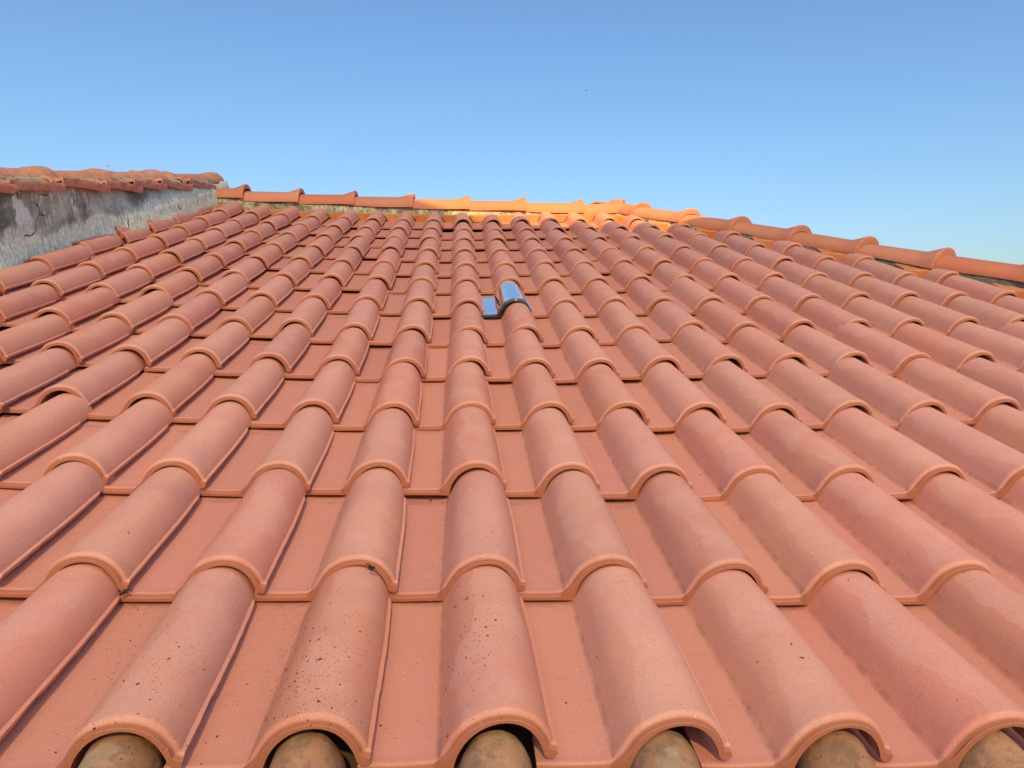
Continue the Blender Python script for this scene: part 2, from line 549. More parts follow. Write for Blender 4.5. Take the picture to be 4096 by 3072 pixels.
# ------------------------------------------------------------------ shape of the old sagging slope
QS = dict(q0=-.05251, q1=-.00166, q2=.00009)
QZ = (.20578, .13622, .1769, -.02363, -.10448, -.24445, -.09136)
DC = (-.00627, .0106, .01083, -.00108, -.00931, .028, -.00483, .01302, .02204, .03564, .02498, -.00515, -.02545, -.041,
      -.038, -.04346, -.02911, -.0296, -.00541, .01184, .03042, .05131)
DR = (-.00244, -.04877, -.03622, -.01676, .03865, .03912, .05154, .04656, .01395, -.00716, -.05273, -.06231, .03657)
CORR = {(-2,0):(0.001,-0.019),(-1,0):(-0.005,-0.003),(0,0):(0.026,0.035),(1,0):(0.039,0.015),(2,0):(0.011,0.001),(-4,1):(0.036,-0.001),(-3,1):(-0.003,-0.014),(-2,1):(0.007,-0.018),(-1,1):(0.006,0.017),(0,1):(0.002,0.04),(1,1):(0.001,0.038),(2,1):(0.008,-0.004),(3,1):(-0.015,-0.031),(4,1):(-0.035,-0.037),(-5,2):(0.036,-0.018),(-4,2):(0.001,-0.013),(-3,2):(-0.007,-0.058),(-2,2):(-0.001,-0.039),(-1,2):(-0.018,0.032),(0,2):(-0.029,0.031),(1,2):(-0.038,0.034),(2,2):(-0.031,0.003),(3,2):(-0.024,-0.025),(4,2):(-0.012,-0.018),(5,2):(-0.018,-0.024),(-6,3):(-0.005,-0.002),(-5,3):(-0.07,0.13),(-4,3):(-0.05,0.049),(-3,3):(-0.013,0.044),(-2,3):(0.003,-0.035),(-1,3):(-0.004,-0.065),(0,3):(-0.047,0.004),(1,3):(-0.024,0.031),(2,3):(-0.011,0.036),(3,3):(0.005,-0.006),(4,3):(0.002,-0.036),(5,3):(-0.007,-0.006),(-7,4):(0.07,-0.13),(-6,4):(0.025,0.001),(-5,4):(-0.019,0.05),(-4,4):(-0.053,0.061),(-3,4):(0.024,-0.032),(-2,4):(0.017,-0.038),(-1,4):(0.01,-0.106),(0,4):(-0.027,-0.041),(1,4):(-0.033,-0.061),(2,4):(-0.021,-0.092),(3,4):(0.014,-0.019),(4,4):(0.045,0.048),(5,4):(0.04,0.057),(6,4):(0.07,0.124),(-8,5):(0.002,-0.027),(-7,5):(0.036,-0.056),(-6,5):(0.023,-0.04),(-5,5):(-0.032,0.072),(-4,5):(-0.069,0.092),(-3,5):(-0.006,0.096),(-2,5):(0.022,-0.055),(-1,5):(0.026,-0.13),(0,5):(0.006,-0.13),(1,5):(-0.001,-0.073),(2,5):(-0.01,-0.117),(3,5):(-0.005,-0.022),(4,5):(0.055,0.102),(-9,6):(0.067,-0.088),(-8,6):(0.004,-0.001),(-7,6):(-0.032,0.051),(-6,6):(-0.07,0.13),(-5,6):(-0.037,0.114),(-4,6):(-0.07,0.13),(-3,6):(0.005,0.079),(-2,6):(0.012,0.085),(-1,6):(0.029,-0.009),(0,6):(-0.005,-0.08),(1,6):(-0.048,-0.108),(2,6):(-0.015,-0.038),(3,6):(0.003,0.001),(4,6):(-0.0,0.015),(-9,7):(0.049,-0.109),(-8,7):(0.018,-0.061),(-7,7):(-0.051,0.065),(-6,7):(-0.05,0.121),(-5,7):(-0.07,0.13),(-4,7):(-0.044,0.1),(-3,7):(0.034,0.091),(-2,7):(0.043,0.049),(-1,7):(0.011,-0.001),(0,7):(-0.006,-0.039),(1,7):(-0.028,0.034),(2,7):(-0.028,0.005),(3,7):(-0.011,0.007),(4,7):(0.011,0.12),(-5,8):(-0.014,0.048),(-4,8):(-0.033,0.13),(-3,8):(0.049,0.016),(-2,8):(0.031,0.001),(-1,8):(0.024,-0.067),(0,8):(0.006,-0.13),(1,8):(-0.019,-0.13),(2,8):(-0.009,-0.017),(3,8):(-0.017,-0.003),(4,8):(0.005,0.103),(-9,8):(-0.034,0.046),(-8,8):(0.013,-0.08),(-4,9):(0.031,-0.046),(-3,9):(0.061,-0.032),(-2,9):(0.027,0.107),(-1,9):(0.037,-0.09),(0,9):(-0.015,-0.13),(1,9):(-0.041,-0.13),(-9,9):(-0.07,0.13),(-8,9):(0.07,-0.069),(0,10):(-0.006,-0.13),(1,10):(-0.029,-0.13),(2,10):(0.004,-0.101),(-8,10):(0.07,-0.13),(0,11):(-0.003,-0.13),(1,11):(-0.009,-0.13),(2,11):(0.016,-0.07),(-8,11):(0.07,-0.13),(0,12):(-0.016,0.13),(1,12):(0.02,0.13),(2,12):(0.043,0.13),(-8,12):(0.043,-0.13),(6,2):(-0.037,-0.023),(6,3):(-0.0,0.004),(7,3):(0.021,0.052),(7,4):(0.015,0.024),(8,4):(0.036,0.049),(9,4):(0.058,0.085),(6,5):(0.051,0.091),(7,5):(0.07,0.116),(8,5):(0.051,0.105),(9,5):(0.057,0.107),(10,5):(0.054,0.102),(5,6):(-0.018,-0.024),(6,6):(0.011,-0.018),(7,6):(0.024,0.031),(8,6):(0.04,0.066),(9,6):(0.023,0.042),(10,6):(-0.003,-0.024),(11,6):(-0.003,-0.02),(5,7):(0.016,0.119),(6,7):(0.026,0.094),(7,7):(0.04,0.084),(8,7):(0.027,0.036),(9,7):(-0.003,-0.047),(10,7):(-0.052,-0.104),(11,7):(-0.067,-0.13),(12,7):(-0.07,-0.13),(5,8):(-0.015,0.04),(6,8):(0.008,0.059),(7,8):(0.0,0.007),(8,8):(-0.012,0.002),(9,8):(-0.012,-0.069),(10,8):(-0.067,-0.13),(11,8):(-0.07,-0.13),(2,9):(-0.004,-0.13),(3,9):(-0.019,-0.126),(4,9):(-0.023,-0.107),(5,9):(-0.017,-0.044),(6,9):(-0.024,-0.04),(7,9):(-0.019,-0.012),(8,9):(0.006,-0.009),(9,9):(-0.059,-0.112),(10,9):(-0.07,-0.13),(3,10):(-0.011,-0.13),(4,10):(-0.005,-0.108),(5,10):(-0.002,-0.025),(6,10):(0.004,0.054),(7,10):(-0.016,0.066),(8,10):(-0.007,0.081),(3,11):(0.031,0.059),(4,11):(0.042,0.032),(5,11):(0.047,0.106),(6,11):(0.05,0.099),(7,11):(0.067,0.13),(3,12):(0.07,0.13),(4,12):(0.07,0.13),(5,12):(0.07,0.13)}


def surf0(x, r):
    u, v = (x - 1) / 8, (r - 6) / 6
    a = QZ
    return a[0] * u * u + a[1] * u * v + a[2] * v * v + a[3] * u * u * v + a[4] * u * v * v + a[5] * v ** 3 + a[6] * u ** 3


def surf(x, r):
    x = max(-10.5, min(12.5, x))
    if r > 12:
        return surf0(x, 12) + (r - 12) * (surf0(x, 12) - surf0(x, 11)) * .5
    return surf0(x, max(r, -.5))


def grid_pt(c, r, corr=False):
    dc = DC[c + 9] if -9 <= c <= 12 else 0.0
    dr = DR[r] if 0 <= r <= 12 else (DR[12] if r > 12 else 0.0)
    x = c + dc + QS['q0'] * r
    y = 1.75 * (r + dr) + QS['q1'] * c * c + QS['q2'] * c ** 3
    if corr and (c, r) in CORR:
        x += CORR[(c, r)][0]
        y += CORR[(c, r)][1]
    return Vector((x, y, surf(c, r)))


RIDGE_Y = 23.3
HIP_A = Vector((4.57, 23.3))
HIP_B = Vector((11.4, 11.45))
hip_u = (HIP_B - HIP_A).normalized()
hip_n = Vector((-hip_u.y, hip_u.x))      # pointing outwards, away from the slope in view
if hip_n.x < 0: hip_n = -hip_n


def hip_side(x, y):
    return (Vector((x, y)) - HIP_A).dot(hip_n)


# ================================================================== GROUND
def box_mesh(name, x0, x1, y0, y1, z0, z1):
    me = bpy.data.meshes.new(name)
    v = [(x, y, z) for z in (z0, z1) for y in (y0, y1) for x in (x0, x1)]
    me.from_pydata(v, [], [(0, 2, 3, 1), (4, 5, 7, 6), (0, 1, 5, 4), (2, 6, 7, 3), (0, 4, 6, 2), (1, 3, 7, 5)])
    return me


gm = bpy.data.meshes.new('ground')
gm.from_pydata([(-1500, -1500, 0), (1500, -1500, 0), (1500, 1500, 0), (-1500, 1500, 0)], [], [(0, 1, 2, 3)])
tag(mesh_obj('ground', gm, M_GROUND), kind='structure')

# ================================================================== THE HOUSE WITH THE NEW ROOF
house = empty('tiled_house', (0, 0, 0))
tag(house, 'house under a new pinkish terracotta tile roof with a ridge and a hip', 'house')

eave = RW(0, -6.5, 0)
ridge_w = RW(0, RIDGE_Y, 0)
xl, xr_ = -9.6 * W, 14.6 * W
back_y = 2 * ridge_w.y - eave.y
me = bpy.data.meshes.new('wall')
zt = eave.z - .10
me = box_mesh('wall', xl, xr_ + .9, eave.y + .25, back_y, 0, zt)
mesh_obj('wall', me, M_HOUSE, house)


def deck_mesh():
    """boards under the tiles: front slope follows the sag; hip end and back slopes close the roof"""
    bm = bmesh.new()
    xs = np.linspace(-9.6, 11.6, 16)
    ys = np.linspace(-6.5, RIDGE_Y, 18)
    g = []
    for y in ys:
        row = []
        for x in xs:
            # clamp to the hip line
            if y > 11.45:
                lim = HIP_A.x + (HIP_A.y - y) * (HIP_B.x - HIP_A.x) / (HIP_A.y - HIP_B.y)
            else:
                lim = HIP_B.x + (HIP_B.y - y) * .577
            xx = -9.6 + (x + 9.6) / 21.2 * (lim + 9.6)
            row.append(bm.verts.new(RW(xx, y, surf(xx, y / 1.75) - .32 - .03)))
        g.append(row)
    for j in range(len(ys) - 1):
        for i in range(len(xs) - 1):
            bm.faces.new((g[j][i], g[j][i + 1], g[j + 1][i + 1], g[j + 1][i]))
    # back slope and hip end
    top_l, top_r = g[-1][0].co, g[-1][-1].co
    bl = bm.verts.new((top_l.x, back_y, eave.z - .1))
    br = bm.verts.new((g[0][-1].co.x + .6, back_y, eave.z - .1))
    bm.faces.new((g[-1][0], g[-1][-1], br, bl))
    for j in range(len(ys) - 1):
        bm.faces.new((g[j][-1], br, g[j + 1][-1]))
    me = bpy.data.meshes.new('roof_deck')
    bm.to_mesh(me)
    bm.free()
    return me


mesh_obj('roof_deck', deck_mesh(), M_DECK, house)

# ---- roof tiles, one object each
TILT = .053
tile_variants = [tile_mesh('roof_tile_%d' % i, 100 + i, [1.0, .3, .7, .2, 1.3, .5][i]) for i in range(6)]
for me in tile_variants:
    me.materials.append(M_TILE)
glass_me = tile_mesh('glass_tile', 55, 0.0, glass=True)
glass_me.materials.append(M_GLASS)


def tile_matrix(c, r, raise_=0.0, corr=True, jitter=True):
    tilt_ = .012 if r == 12 else TILT
    p = grid_pt(c, r, corr)
    up = (grid_pt(c, r + 1) - grid_pt(c, r)).normalized()
    xd = (grid_pt(c, r) - grid_pt(c - 1, r))
    xd = (xd - up * xd.dot(up)).normalized()
    n = xd.cross(up)
    rot = Matrix((xd, up, n)).transposed().to_4x4()
    ja = [rng.normal(0, s) for s in (.0045, .010, .006)] if jitter else (0, 0, 0)
    tilt = Matrix.Rotation(-math.atan(tilt_) + ja[0], 4, 'X') @ Matrix.Rotation(ja[1], 4, 'Y') @ Matrix.Rotation(ja[2], 4, 'Z')
    p = p + n * (raise_ + (abs(rng.normal(0, .007)) if jitter else 0))
    return Matrix.Translation(RW(*p)) @ RM @ rot @ tilt


def to_roof(v):
    return ROOF.inverted() @ v


tints = {}
n_tiles = 0
for r in range(-1, 13):
    for c in range(-9, 15):
        T = grid_pt(c, r)
        left_lim = {0: -5, 1: -6, 2: -8}.get(r, -9)
        right_lim = {0: 7, 1: 9, 2: 11, 3: 12, 4: 13}.get(r, 14)
        if c < left_lim or c > right_lim or r < 0:
            continue
        # nearest (left) corner of the exposed front past the hip: no tile
        if hip_side(T.x - .95, T.y) > .0:
            continue
        mat4 = tile_matrix(c, r)
        base = tile_variants[(c * 7 + r * 5 + (c * r) % 3) % 6] if not (c < 0 and r < 4) else tile_variants[(c * 3 + r * 5) % 3 * 2 % 6]
        is_glass = (c == 1 and r == 6)
        if is_glass:
            o = mesh_obj('glass_tile', glass_me, None, house, mat4)
            o['label'] = 'clear glass tile reflecting the sky'
            continue
        me = base
        cut_hip = hip_side(T.x + .05, T.y + 2.1) > -.28
        if cut_hip:
            bm = bmesh.new()
            bm.from_mesh(base)
            # cut along the hip line
            inv = mat4.inverted()
            co = inv @ RW(HIP_A.x - hip_n.x * .3, HIP_A.y - hip_n.y * .3, 0)
            nn = (inv.to_3x3() @ (RM.to_3x3() @ Vector((hip_n.x, hip_n.y, 0)))).normalized()
            bmesh.ops.bisect_plane(bm, geom=bm.verts[:] + bm.edges[:] + bm.faces[:], plane_co=co, plane_no=nn, clear_outer=True)
            if len(bm.faces) < 4:
                bm.free()
                continue
            me = bpy.data.meshes.new('roof_tile_cut')
            bm.to_mesh(me)
            bm.free()
            me.materials.clear()
            me.materials.append(M_TILE)
        if c == -9 and r >= 9:
            # pan piece set low against the wall, cut cover tile laid over it
            lo = mesh_obj('roof_tile', me, None, house, tile_matrix(c, r, -.04) @ Matrix.Translation((.12 * W, 0, 0)))
            lo.color = (1, 1, 1, 1)
            n_tiles += 1
            mat4 = tile_matrix(c, r, .09) @ Matrix.Translation((-.02 * W, 0, 0))
        o = mesh_obj('roof_tile', me, None, house, mat4)
        k = rng.normal(0, .025)
        o.color = (1 + k, 1 + k * .9 + rng.normal(0, .008), 1 + k * .9 + rng.normal(0, .012), 1)
        n_tiles += 1
print('roof tiles', n_tiles)


# ---- old barrel tiles still lying along the eave below the new rows
def barrel_mesh(name, L, w0, w1, h0, h1, seed):
    """half-round tapered tile; upper narrow end at y=0, runs down the slope to y=-L"""
    rs = np.random.RandomState(seed)
    ys = [0, -.01, -.03, -.06] + list(np.linspace(-.14, -L, 14))
    out, inn = [], []
    for y in ys:
        t = -y / L
        rim = .020 * (1 - smooth(-y / .05))
        w, h = w0 + (w1 - w0) * t - rim, h0 + (h1 - h0) * t - rim
        o, i_ = [], []
        for q in range(21):
            ph = math.pi * (1 - q / 20)
            b = .010 * mnoise.noise(Vector((math.cos(ph) * 3, y * 3, seed))) + .004 * mnoise.noise(Vector((math.cos(ph) * 9, y * 9, seed)))
            o.append([(w + b) * math.cos(ph), y, (h + b) * math.sin(ph)])
            i_.append([(w - .055) * math.cos(ph), y, (h - .055) * math.sin(ph)])
        out.append(o[::-1])
        inn.append(i_[::-1])
    return from_grid(name, np.array(out) * W, np.array(inn) * W, 50)


for c in range(-4, 6):
    for rr in (0, -1, -2):
        p = grid_pt(c, 0)
        px = p.x - .345 + rng.normal(0, .02)
        py = p.y + .10 + 1.62 * rr
        pz = p.z - .135 + .03 * rr + (.05 if rr < 0 else 0)
        me = barrel_mesh('old_barrel_tile', 1.95, .212, .275, .300, .345, 300 + c * 5 + rr)
        m4 = Matrix.Translation(RW(px, py, pz)) @ RM @ Matrix.Rotation(rng.normal(0, .012), 4, 'Z') @ Matrix.Rotation(.02, 4, 'X')
        mesh_obj('old_barrel_tile', me, M_OLD, house, m4)


# ---- ridge and hip tiles
def axis_matrix(p0, p1, zup=0.0):
    """roof-unit points -> matrix with +y along p0->p1 and z normal to the slope, world metres"""
    d = (p1 - p0).normalized()
    up = Vector((0, 0, 1))
    up = (RM.to_3x3().inverted() @ Vector((0, 0, 1)) + up).normalized()
    x = d.cross(up).normalized()
    z = x.cross(d).normalized()
    rot = Matrix((x, d, z)).transposed().to_4x4()
    return Matrix.Translation(RW(*p0)) @ RM @ rot


def ridge_top(x):
    return float(np.interp(x, [-10.3, -9.9, -9.47, -7.72, -5.94, -4.15, -1.89, .39, 2.24, 4.1, 5.0], [.93, .91, .90, .77, .69, .63, .54, .49, .43, .35, .33]))


CAP_H = .31
ends = [-10.55, -8.71, -6.77, -4.83, -2.74, -.72, 1.33, 3.44]
for i in range(len(ends) - 1):
    x0, x1 = ends[i], ends[i + 1]
    xs0 = x0 if i else -10.45
    p0 = Vector((xs0, RIDGE_Y, ridge_top(xs0 + .5) - CAP_H))
    p1 = Vector((x1, RIDGE_Y + rng.normal(0, .02), ridge_top(x1 - .6) - CAP_H))
    L = (p1 - p0).length
    me = cap_mesh('ridge_tile', L, 40 + i, h=CAP_H, back=.14 if i else 0)
    mesh_obj('ridge_tile', me, M_RIDGE, house, axis_matrix(p0, p1))
# the apex and the hip
HIP_H = .25
hip_s = [0.6, 1.6, 3.91, 5.99, 8.08, 10.08, 12.01, 14.0, 16.0]
hip_rel = lambda s: float(np.interp(s, [0, 2, 3, 5, 7, 9, 11, 14], [.50, .50, .52, .50, .48, .45, .48, .52]))


def hip_pt(s, off=0.0):
    q = HIP_A + hip_u * s + hip_n * off
    return q


def hip_z(s):
    q = hip_pt(s)
    tb = np.interp(s, [.94, 1.98, 3.18, 4.19, 5.33, 6.29, 7.6, 8.22, 9.54, 10.24, 11.49, 12.14, 13.53, 16.5], [.50, .49, .54, .52, .56, .57, .60, .59, .60, .59, .64, .64, .70, .78])
    return float(tb)


p0 = Vector((3.44, RIDGE_Y, ridge_top(3.6) - CAP_H))
p1 = Vector((4.90, 22.80, .50 - CAP_H))
mesh_obj('ridge_tile', cap_mesh('ridge_tile', (p1 - p0).length, 61, h=CAP_H, back=.14), M_RIDGE, house, axis_matrix(p0, p1))
# the hip that falls away on the far side starts here: only its rounded head shows
p0 = Vector((4.02, 23.45, .44 - .36))
p1 = Vector((5.10, 25.3, .12 - .36))
mesh_obj('ridge_tile', cap_mesh('ridge_tile', (p1 - p0).length, 62, w=.42, h=.40, back=.0), M_RIDGE, house, axis_matrix(p0, p1))
for i in range(len(hip_s) - 1):
    s0, s1 = hip_s[i], hip_s[i + 1]
    a, b = hip_pt(s0), hip_pt(s1)
    za, zb = hip_z(s0 + .35), hip_z(s1 - .45)
    if s1 - s0 < 1.3: za, zb = .50, .47
    p0 = Vector((a.x, a.y, za - HIP_H))
    p1 = Vector((b.x, b.y, zb - HIP_H))
    me = cap_mesh('ridge_tile', (p1 - p0).length, 70 + i, w=.47, h=HIP_H, flare=.19, back=.16)
    mesh_obj('ridge_tile', me, M_RIDGE, house, axis_matrix(p0, p1))


# ---- mortar beds
def rough_strip(name, pts_fn, n, cross, amp, seed, mat):
    """strip swept along pts_fn(t) (roof units); cross = list of (offset across, z rel) from near foot over the top to the far foot"""
    bm = bmesh.new()
    rows = []
    for i in range(n + 1):
        t = i / n
        o, side, zs = pts_fn(t)
        row = []
        for j, (a, z) in enumerate(cross):
            nv = Vector((t * 40, j * 1.3, seed))
            da = amp * mnoise.noise(nv) + amp * .6 * mnoise.noise(nv * 3.1)
            dz = amp * .8 * mnoise.noise(nv + Vector((0, 9, 0))) if j else 0
            q = o + side * (a + da)
            row.append(bm.verts.new(RW(q.x, q.y, zs(q.x, q.y, z) + dz)))
        rows.append(row)
    for i in range(n):
        for j in range(len(cross) - 1):
            bm.faces.new((rows[i][j], rows[i + 1][j], rows[i + 1][j + 1], rows[i][j + 1]))
    me = bpy.data.meshes.new(name)
    bmesh.ops.recalc_face_normals(bm, faces=bm.faces[:])
    bm.to_mesh(me)
    bm.free()
    finish(me, True, 50)
    return mesh_obj(name, me, mat, house)


def ridge_pts(t):
    x = -10.4 + t * 15.3
    def zs(px, py, z):
        lo = surf(px, 13.2) - .25
        hi = ridge_top(px) - CAP_H + .035
        return lo + (hi - lo) * z
    return Vector((x, RIDGE_Y)), Vector((0, -1)), zs


rough_strip('mortar_bed', ridge_pts, 170, [(.60, 0), (.56, .45), (.50, .85), (.44, 1.0), (.2, 1.15), (-.2, 1.15), (-.45, 1.0), (-.6, 0)], .045, 3.3, M_MORTAR)


def hip_pts(t):
    s = .2 + t * 15.5
    q = hip_pt(s)
    def zs(px, py, z):
        lo = surf(px, py / 1.75) - .3
        hi = hip_z(s) - HIP_H + .02
        return lo + (hi - lo) * z
    return q, -hip_n, zs


rough_strip('mortar_bed', hip_pts, 170, [(.60, 0), (.56, .5), (.50, .85), (.44, 1.0), (.2, 1.15), (-.2, 1.15), (-.45, 1.0), (-.6, -.6)], .045, 8.1, M_MORTAR)


# ---- cut tile plugs closing the pans under the ridge and hip
def plug_mesh(name, wt_, wb, h, depth, seed, skew=0.0):
    rs = np.random.RandomState(seed)
    xs = np.linspace(-1, 1, 9)
    vs, fs = [], []
    for (yy, k) in ((0, 1.0), (.03, 1.03), (depth, .98)):
        # top edge sags, bottom edge bows like a trough
        for x in xs:
            vs.append((x * wt_ * k + skew * (1 if yy else 1) * 0, yy, h + .018 * (1 - x * x) * -1 + rs.normal(0, .004) + (.0 if yy else -.02)))
        for x in xs[::-1]:
            ax = abs(x)
            xx = math.copysign(wb * min(1, ax * 1.25) + (wt_ - wb) * max(0, ax - .8) * .25, x)
            vs.append((xx * k, yy, -.01 + .02 * ax ** 3 + rs.normal(0, .003)))
    n = 18
    for b in range(2):
        for i in range(n):
            a, c2 = b * n + i, b * n + (i + 1) % n
            fs.append((a, a + n, c2 + n, c2))
    fs.append(tuple(range(n)))
    fs.append(tuple(range(2 * n, 3 * n))[::-1])
    me = bpy.data.meshes.new(name)
    me.from_pydata([(v[0] * W, v[1] * W, v[2] * W) for v in vs], [], fs)
    bm = bmesh.new()
    bm.from_mesh(me)
    bmesh.ops.recalc_face_normals(bm, faces=bm.faces[:])
    bmesh.ops.triangulate(bm, faces=[f for f in bm.faces if len(f.verts) > 4])
    bm.to_mesh(me)
    bm.free()
    return finish(me, True, 30)


for c in range(-8, 6):
    if c == -7:
        continue                                    # one plug is missing near the wall: a dark hole shows
    g = grid_pt(c, 12)
    x = g.x - .825
    y = 22.42 + rng.normal(0, .05)
    z = surf(c, 12.7) - .060
    if hip_side(x, y) > -.35:
        continue
    me = plug_mesh('plug_tile', .290 + rng.normal(0, .010), .165, .27, .65, 400 + c)
    m4 = Matrix.Translation(RW(x, y, z)) @ RM @ Matrix.Rotation(rng.normal(0, .03), 4, 'Z') @ Matrix.Rotation(-.10, 4, 'X')
    mesh_obj('plug_tile', me, M_PLUG, house, m4)
for c in range(6, 14):
    # where the middle of this pan meets the foot of the hip
    g0, g1 = grid_pt(c, 6), grid_pt(c, 11)
    best = None
    for k in range(400):
        y = 23 - k * .04
        x = g0.x - .80 + (g1.x - g0.x) * (y - g0.y) / (g1.y - g0.y)
        if hip_side(x, y) < -.72:
            best = (x, y)
            break
    x, y = best
    z = surf(x, y / 1.75) - .09
    me = plug_mesh('plug_tile', .34, .22, .30, .6, 440 + c)
    m4 = Matrix.Translation(RW(x, y, z)) @ RM @ Matrix.Rotation(rng.normal(-.16, .04), 4, 'Z')
    mesh_obj('plug_tile', me, M_PLUG, house, m4)

# ================================================================== NEIGHBOUR'S HOUSE ON THE LEFT
WX = -9.92
nb_house = empty('neighbour_house', (0, 0, 0))
tag(nb_house, 'taller house with a stained grey plaster wall rising beside the tiled roof', 'house')


CX, CY, CZ = C_ROOF
ROT = np.array(ROWS)


def on_wall(u, v_, x):
    d = ROT.T @ np.array([(u - 2048) / 2773.79, (v_ - 1536) / 2773.79, 1.0])
    t = (x - CX) / d[0]
    return Vector((x, CY + d[1] * t, CZ + d[2] * t))


_wt = [on_wall(u, v_, WX) for u, v_ in ((0, 738), (240, 738), (430, 740), (650, 736), (850, 738))]
_wt.insert(0, _wt[0] + (_wt[0] - _wt[1]) * 3.2)


def wall_top(y):
    return float(np.interp(y, [p.y for p in _wt], [p.z for p in _wt]))


def wall_foot(y):
    return float(np.interp(y, [0, 6, 11, 14, 17, 20, 23], [1.1, .75, .62, .60, .62, .55, .5]))


def wall_part():
    bm = bmesh.new()
    n, mrows = 150, 34
    org = RW(WX, 0, 0)
    far_y = 24.3
    rows = []
    for i in range(n + 1):
        y = -3 + (far_y + 3) * i / n
        row = []
        for j in range(mrows + 1):
            t = j / mrows
            z0, z1 = wall_foot(max(0, y)) - 1.6, wall_top(y) + .02
            z = z0 + (z1 - z0) * t
            zf = wall_foot(max(0, y))
            # rendered face is uneven and thickens into a fillet over the tiles
            hgt = z - zf
            near = .26 * smooth((y - 14.5) / 2.0) * math.exp(-(max(0, hgt - .25) / .5) ** 2)
            b = .035 * mnoise.noise(Vector((y * .9, z * 1.6, 2))) + .014 * mnoise.noise(Vector((y * 4, z * 5, 5))) + .006 * mnoise.noise(Vector((y * 13, z * 15, 1)))
            b += .07 * math.exp(-max(0, hgt + .10) ** 2 / .05) * (.8 + .5 * mnoise.noise(Vector((y * 2, 0, 7))))
            row.append(bm.verts.new(RW(WX + b + float(near), y, z)))
        rows.append(row)
    for i in range(n):
        for j in range(mrows):
            bm.faces.new((rows[i][j], rows[i + 1][j], rows[i + 1][j + 1], rows[i][j + 1]))
    # return face at the far corner, back and core
    back = []
    for j in range(mrows + 1):
        co = rows[-1][j].co
        back.append(bm.verts.new((co.x - 1.4 * W, co.y + .02, co.z)))
    for j in range(mrows):
        bm.faces.new((rows[-1][j], back[j], back[j + 1], rows[-1][j + 1]))
    bmesh.ops.recalc_face_normals(bm, faces=bm.faces[:])
    me = bpy.data.meshes.new('wall')
    # local frame for the stains: y along the wall, z = height above the tiles
    bm.to_mesh(me)
    bm.free()
    finish(me, True, 60)
    return me


wm = wall_part()
# wall object space: shift so that y runs along the slope and z is height over the tile line
wall_rot = Matrix.Translation(RW(WX, 0, .62)) @ RM
wm.transform(wall_rot.inverted())
mesh_obj('wall', wm, M_WALL, nb_house, wall_rot)
# body of the neighbour's house under its own roof
bx0, bx1 = WX * W - 5.0, WX * W - .04
by0, by1 = RW(0, -3, 0).y, RW(0, 23.3, 0).y
mesh_obj('body', box_mesh('body', bx0, bx1, by0, by1, 0, min(RW(WX, y_, wall_top(y_)).z for y_ in (-3, 4)) - .5), M_HOUSE, nb_house)
rm_ = bpy.data.meshes.new('roof')
v = []
for yy in (-3, 24.2):
    zz = wall_top(yy) - .25
    p = RW(WX - .4, yy, zz)
    v += [(p.x, p.y, p.z), (p.x - 5.2, p.y, p.z)]
v += [(a, b, c_ - .06) for a, b, c_ in v]
rm_.from_pydata(v, [], [(0, 1, 3, 2), (4, 6, 7, 5), (0, 2, 6, 4), (1, 5, 7, 3), (0, 4, 5, 1), (2, 3, 7, 6)])
mesh_obj('roof', rm_, M_OLDRED, nb_house)


# verge tiles lying along the top of the wall
def verge_mesh(name, L, seed):
    rs = np.random.RandomState(seed)
    ys = np.linspace(0, L, 16)
    out, inn = [], []
    for k, y in enumerate(ys):
        o, i_ = [], []
        e = rs.normal(0, .012) - (rs.rand() < .15) * .03
        bend = .02 * math.sin(y * 2 + seed)
        for q, (x, z) in enumerate([(-.95, .20), (-.80, .27), (-.62, .25), (-.5, .14), (-.40, .07), (-.2, .055), (-.06, .06), (0.0, .085), (.055, .085), (.07 + e, .05), (.07 + e, -.015)]):
            o.append([x, y, z + bend])
            i_.append([min(x, .05) - .012 * (q > 7), y, min(z, .085) - .07 + bend - (0.015 if q > 8 else 0) + (.02 if q < 3 else 0)])
        out.append(o)
        inn.append(i_)
    out, inn = np.array(out), np.array(inn)
    out[..., 2] += rs.normal(0, .004, out.shape[:2])
    return from_grid(name, out * W, inn * W, 35)


VX = -9.72
vt = [((-190, 706), (52, 757)), ((29, 727), (249, 752)), ((240, 718), (430, 756)), ((414, 732), (561, 755)), ((528, 727), (658, 744)), ((640, 723), (766, 750)), ((755, 721), (857, 752))]
for i, (a, b) in enumerate(vt):
    p0 = on_wall(a[0], a[1], VX)
    p1 = on_wall(b[0], b[1], VX)
    p0.z -= .02
    L = (p1 - p0).length
    d = (p1 - p0).normalized()
    x = d.cross(Vector((0, 0, 1))).normalized()
    z = x.cross(d)
    m4 = Matrix.Translation(RW(*p0)) @ RM @ Matrix((x, d, z)).transposed().to_4x4() @ Matrix.Rotation(math.radians(3), 4, 'Y')
    mesh_obj('verge_tile', verge_mesh('verge_tile', L, 500 + i), M_OLDRED, nb_house, m4)
    # the roll of the next course in, its mouth facing down the slope
    bmesh_ = barrel_mesh('cover_tile', L * 1.05, .19, .23, .15, .19, 520 + i)
    m5 = Matrix.Translation(RW(p1.x - .36, p1.y - .1, p1.z - .07)) @ RM @ Matrix((x, d, z)).transposed().to_4x4() @ Matrix.Rotation(.03, 4, 'Z')
    mesh_obj('cover_tile', bmesh_, M_OLDRED, nb_house, m5)

